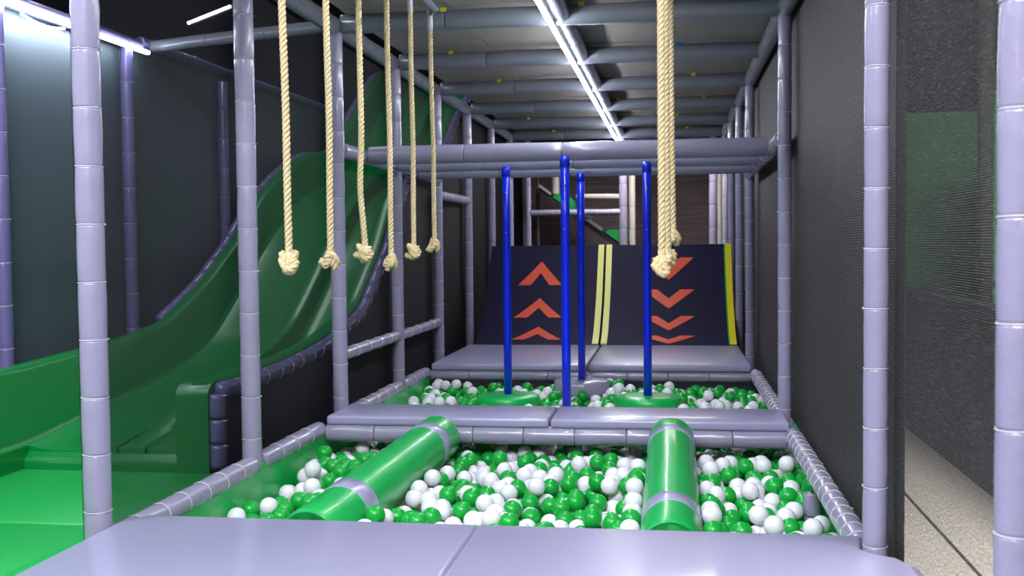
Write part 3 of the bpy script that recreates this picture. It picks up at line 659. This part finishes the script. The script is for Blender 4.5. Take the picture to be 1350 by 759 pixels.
# ------------------------------------------------------------------ netting
def net(name, pts, x, m, label):
    return tag(link(name, prism_yz(pts, x - 0.001, x + 0.001, m, 'net')), label, 'netting')
lab = ['dark see-through netting between the front left post and the slide corner', 'dark see-through netting behind the two nearest hanging ropes', 'dark see-through netting above the low rail, before the far pit', 'dark see-through netting above the low rail, beside the far pit',
       'dark netting beside the far mat on the left', 'dark netting left of the left ramp', 'dark netting on the left beyond the ramp', 'dark netting on the far left side of the frame']
for k in range(8):
    net('safety_net', [(PY(k), -0.19), (PY(k + 1), -0.19), (PY(k + 1), HC - .02), (PY(k), HC - .02)], XL - 0.052, NET_L, lab[k])
XN = 0.618
net('safety_net', [(PY(-2), -0.5), (PY(0) + 0.03, -0.5), (PY(0) + 0.03, 2.9), (PY(-2), 2.9)], XN, NET_THIN, 'thin see-through netting at right between the two nearest posts')
n_ = net('net_hem', [(PY(0) - 0.07, -0.5), (PY(0) + 0.05, -0.5), (PY(0) + 0.05, 2.9), (PY(0) - 0.07, 2.9)], XN + 0.006, BLACKNET, 'dark folded hem of netting right beside the front right post')
rl2 = ['close dark netting at right beside the near ball pit', 'close dark netting at right from crossing mat to far mat', 'close dark netting beside the right ramp', 'close dark netting at right beyond the ramp']
for i, (a_, b_) in enumerate(((0, 2), (2, 4), (4, 6), (6, 8.9))):
    net('safety_net', [(PY(a_) + 0.03, -0.5), (PY(b_) + 0.03, -0.5), (PY(b_) + 0.03, 2.9), (PY(a_) + 0.03, 2.9)], XN, NET_THICK, rl2[i])

# ------------------------------------------------------------------ beyond the right-hand netting
struct('floor_walkway', box_mesh(0.66, 1.66, -1.0, 9.5, -0.52, -0.50, WALK))
b_ = tag(link('low_barrier', box_mesh(1.66, 1.78, -1.0, 9.3, -0.5, 0.50, BARRIER, 0.01)), 'low dark barrier seen through the right netting', 'barrier')
for y0, y1 in ((-1.0, 2.9), (2.92, 9.4)):
    pass
tag(link('walkway_seam', box_mesh(1.215, 1.229, -1.0, 9.4, -0.501, -0.497, BARRIER)), 'dark seam line running along the light walkway', 'seam')
tag(link('court_floor', box_mesh(1.80, 4.6, 2.0, 11.0, 0.30, 0.42, mat('bright_green_floor', srgb(40, 200, 90), 0.5, 0.05, 5), 0.01)), 'bright green floor glimpsed beyond the dark barrier', 'floor')
tag(link('court_wall', box_mesh(1.80, 2.36, 8.9, 9.0, 0.42, 1.85, GWALL)), 'green wall panel seen through the netting, left of the dark post', 'wall panel')
tag(link('court_wall', box_mesh(1.78, 2.9, 6.98, 7.06, 0.42, 1.76, GWALL)) , 'taller green wall panel seen through the netting, right of the dark post', 'wall panel').location = (0.12, 0, 0)
dp = empty('dark_post', (1.82, 6.7, 0.42), 'thick dark post with a slanting brace, beyond the right netting', 'post')
at(dp, new_mesh('p', *tube_data([(1.82, 6.7, 0.42), (1.82, 6.7, 3.2)], 0.046, 14), True, [BARRIER]), 'upright')
at(dp, new_mesh('p', *tube_data([(1.84, 6.68, 0.64), (1.95, 6.6, 0.43)], 0.012, 8), True, [BARRIER]), 'brace')

# ------------------------------------------------------------------ behind the ramps
tag(link('back_net', box_mesh(-1.9, 0.7, 13.6, 13.61, -0.5, 2.6, NET_BACK)), 'brownish dark netting closing the far end of the frame', 'netting')
def bpost(x, y, z0, z1, r, m, label): padded_pole('back_post', (x, y, z0), (x, y, z1), r, label, m=m, seg=0.24, ties=False)
bpost(-1.607, 12.0, -0.5, 2.0, 0.034, VINYL, 'grey padded post behind the left ramp, left end of the two rails')
bpost(-1.62, 13.0, -0.5, 2.0, 0.020, mat('brown_grey_vinyl', srgb(100, 92, 96), .5), 'thin dim brown post behind the left ramp')
bpost(-1.36, 12.6, 1.42, 2.0, 0.045, CREAMV, 'short pale padded post above the green step cushion')
bpost(-0.545, 12.0, -0.5, 2.0, 0.045, VINYL, 'grey padded post above the twin yellow edges')
bpost(-0.455, 12.15, -0.5, 2.0, 0.038, CREAMV, 'pale cream padded post just right of the grey one above the yellow edges')
bpost(0.435, 12.0, -0.5, 2.0, 0.045, VINYL, 'pale grey padded post behind the right ramp\'s far corner')
bpost(0.520, 12.3, -0.5, 2.0, 0.034, CREAMV, 'cream padded post behind the right ramp\'s yellow edge')
padded_pole('back_rail', (-1.58, 12.0, 1.19), (-0.58, 12.0, 1.19), 0.033, 'lower grey padded rail behind the ramps', 'rail', seg=0.12)
padded_pole('back_rail', (-1.09, 12.35, 1.38), (-0.58, 12.1, 1.36), 0.032, 'upper pale padded rail behind the ramps', 'rail', m=CREAMV, seg=0.2)
# climbing board with half-round cushions
cb = empty('climbing_board', (-1.5, 12.7, 1.5), 'dark sloping climbing board with green half-round cushions, behind the ramps', 'climbing board')
def seg_box(p, q, wd, th, m):
    p = Vector(p); q = Vector(q); d = (q - p).normalized(); up = Vector((-d.z, 0, d.x)) * th; yy = Vector((0, wd, 0))
    v = [p, q, q + up, p + up]; v = v + [a_ + yy for a_ in v]
    return new_mesh('beam', v, [(0, 1, 2, 3), (7, 6, 5, 4), (0, 4, 5, 1), (1, 5, 6, 2), (2, 6, 7, 3), (3, 7, 4, 0)], False, [m])
at(cb, seg_box((-1.56, 12.6, 1.50), (-0.52, 12.6, 0.76), 0.5, -0.05, mat('dark_board', srgb(44, 40, 48), .6)), 'board')
at(cb, seg_box((-1.56, 12.56, 1.515), (-1.42, 12.56, 1.41), 0.03, 0.03, mat('pink_edge', srgb(190, 160, 175), .5)), 'upper_edge')
at(cb, seg_box((-1.03, 12.5, 1.13), (-0.82, 12.5, 0.985), 0.04, 0.035, METAL), 'bracket_arm')
at(cb, box_mesh(-1.03, -0.95, 12.5, 12.54, 1.11, 1.24, METAL, 0.01), 'bracket_plate')
def dome(x, z, r, nm='step_cushion'):
    V, F = [], []
    d = Vector((1.04, 0, -0.74)).normalized(); n_up = Vector((0.74, 0, 1.04)).normalized(); c0 = Vector((x, 12.58, z)); k = 14
    for yy in (0, 0.5):
        for i in range(k + 1):
            t = math.pi * i / k; V.append(c0 + Vector((0, yy, 0)) + d * (-r * math.cos(t)) + n_up * (r * 0.75 * math.sin(t)))
    F = [tuple(range(k + 1)), tuple(reversed(range(k + 1, 2 * k + 2)))] + [(i, i + k + 1, i + k + 2, i + 1) for i in range(k)] + [(k, 2 * k + 1, k + 1, 0)]
    at(cb, new_mesh('dome', V, F, False, [GREENV]), nm)['label'] = 'green half-round cushion'
dome(-1.27, 1.30, 0.15); dome(-1.06, 1.15, 0.10); dome(-0.66, 0.88, 0.15)
# ribbed hose under the far ceiling
H = empty('ribbed_hose', (-0.57, 12.1, 2.02), 'shiny ribbed purple hose across the far end under the ceiling', 'hose')
P_ = [Vector((0.018 * i * 0.5, 0, 0)) for i in range(124)]
V, F = tube_data(P_, [0.034 + 0.008 * math.cos(i * math.pi / 2) for i in range(124)], 14); link('hose', new_mesh('hose', V, F, True, [VINYLDK]), H)
link('end_cap', lathe_mesh([(0.045, 0), (0.048, 0.01), (0.048, 0.05), (0.04, 0.06)], CREAMV, 16, 'cap'), H, (1.10, 0, 0), (0, math.pi / 2, 0))
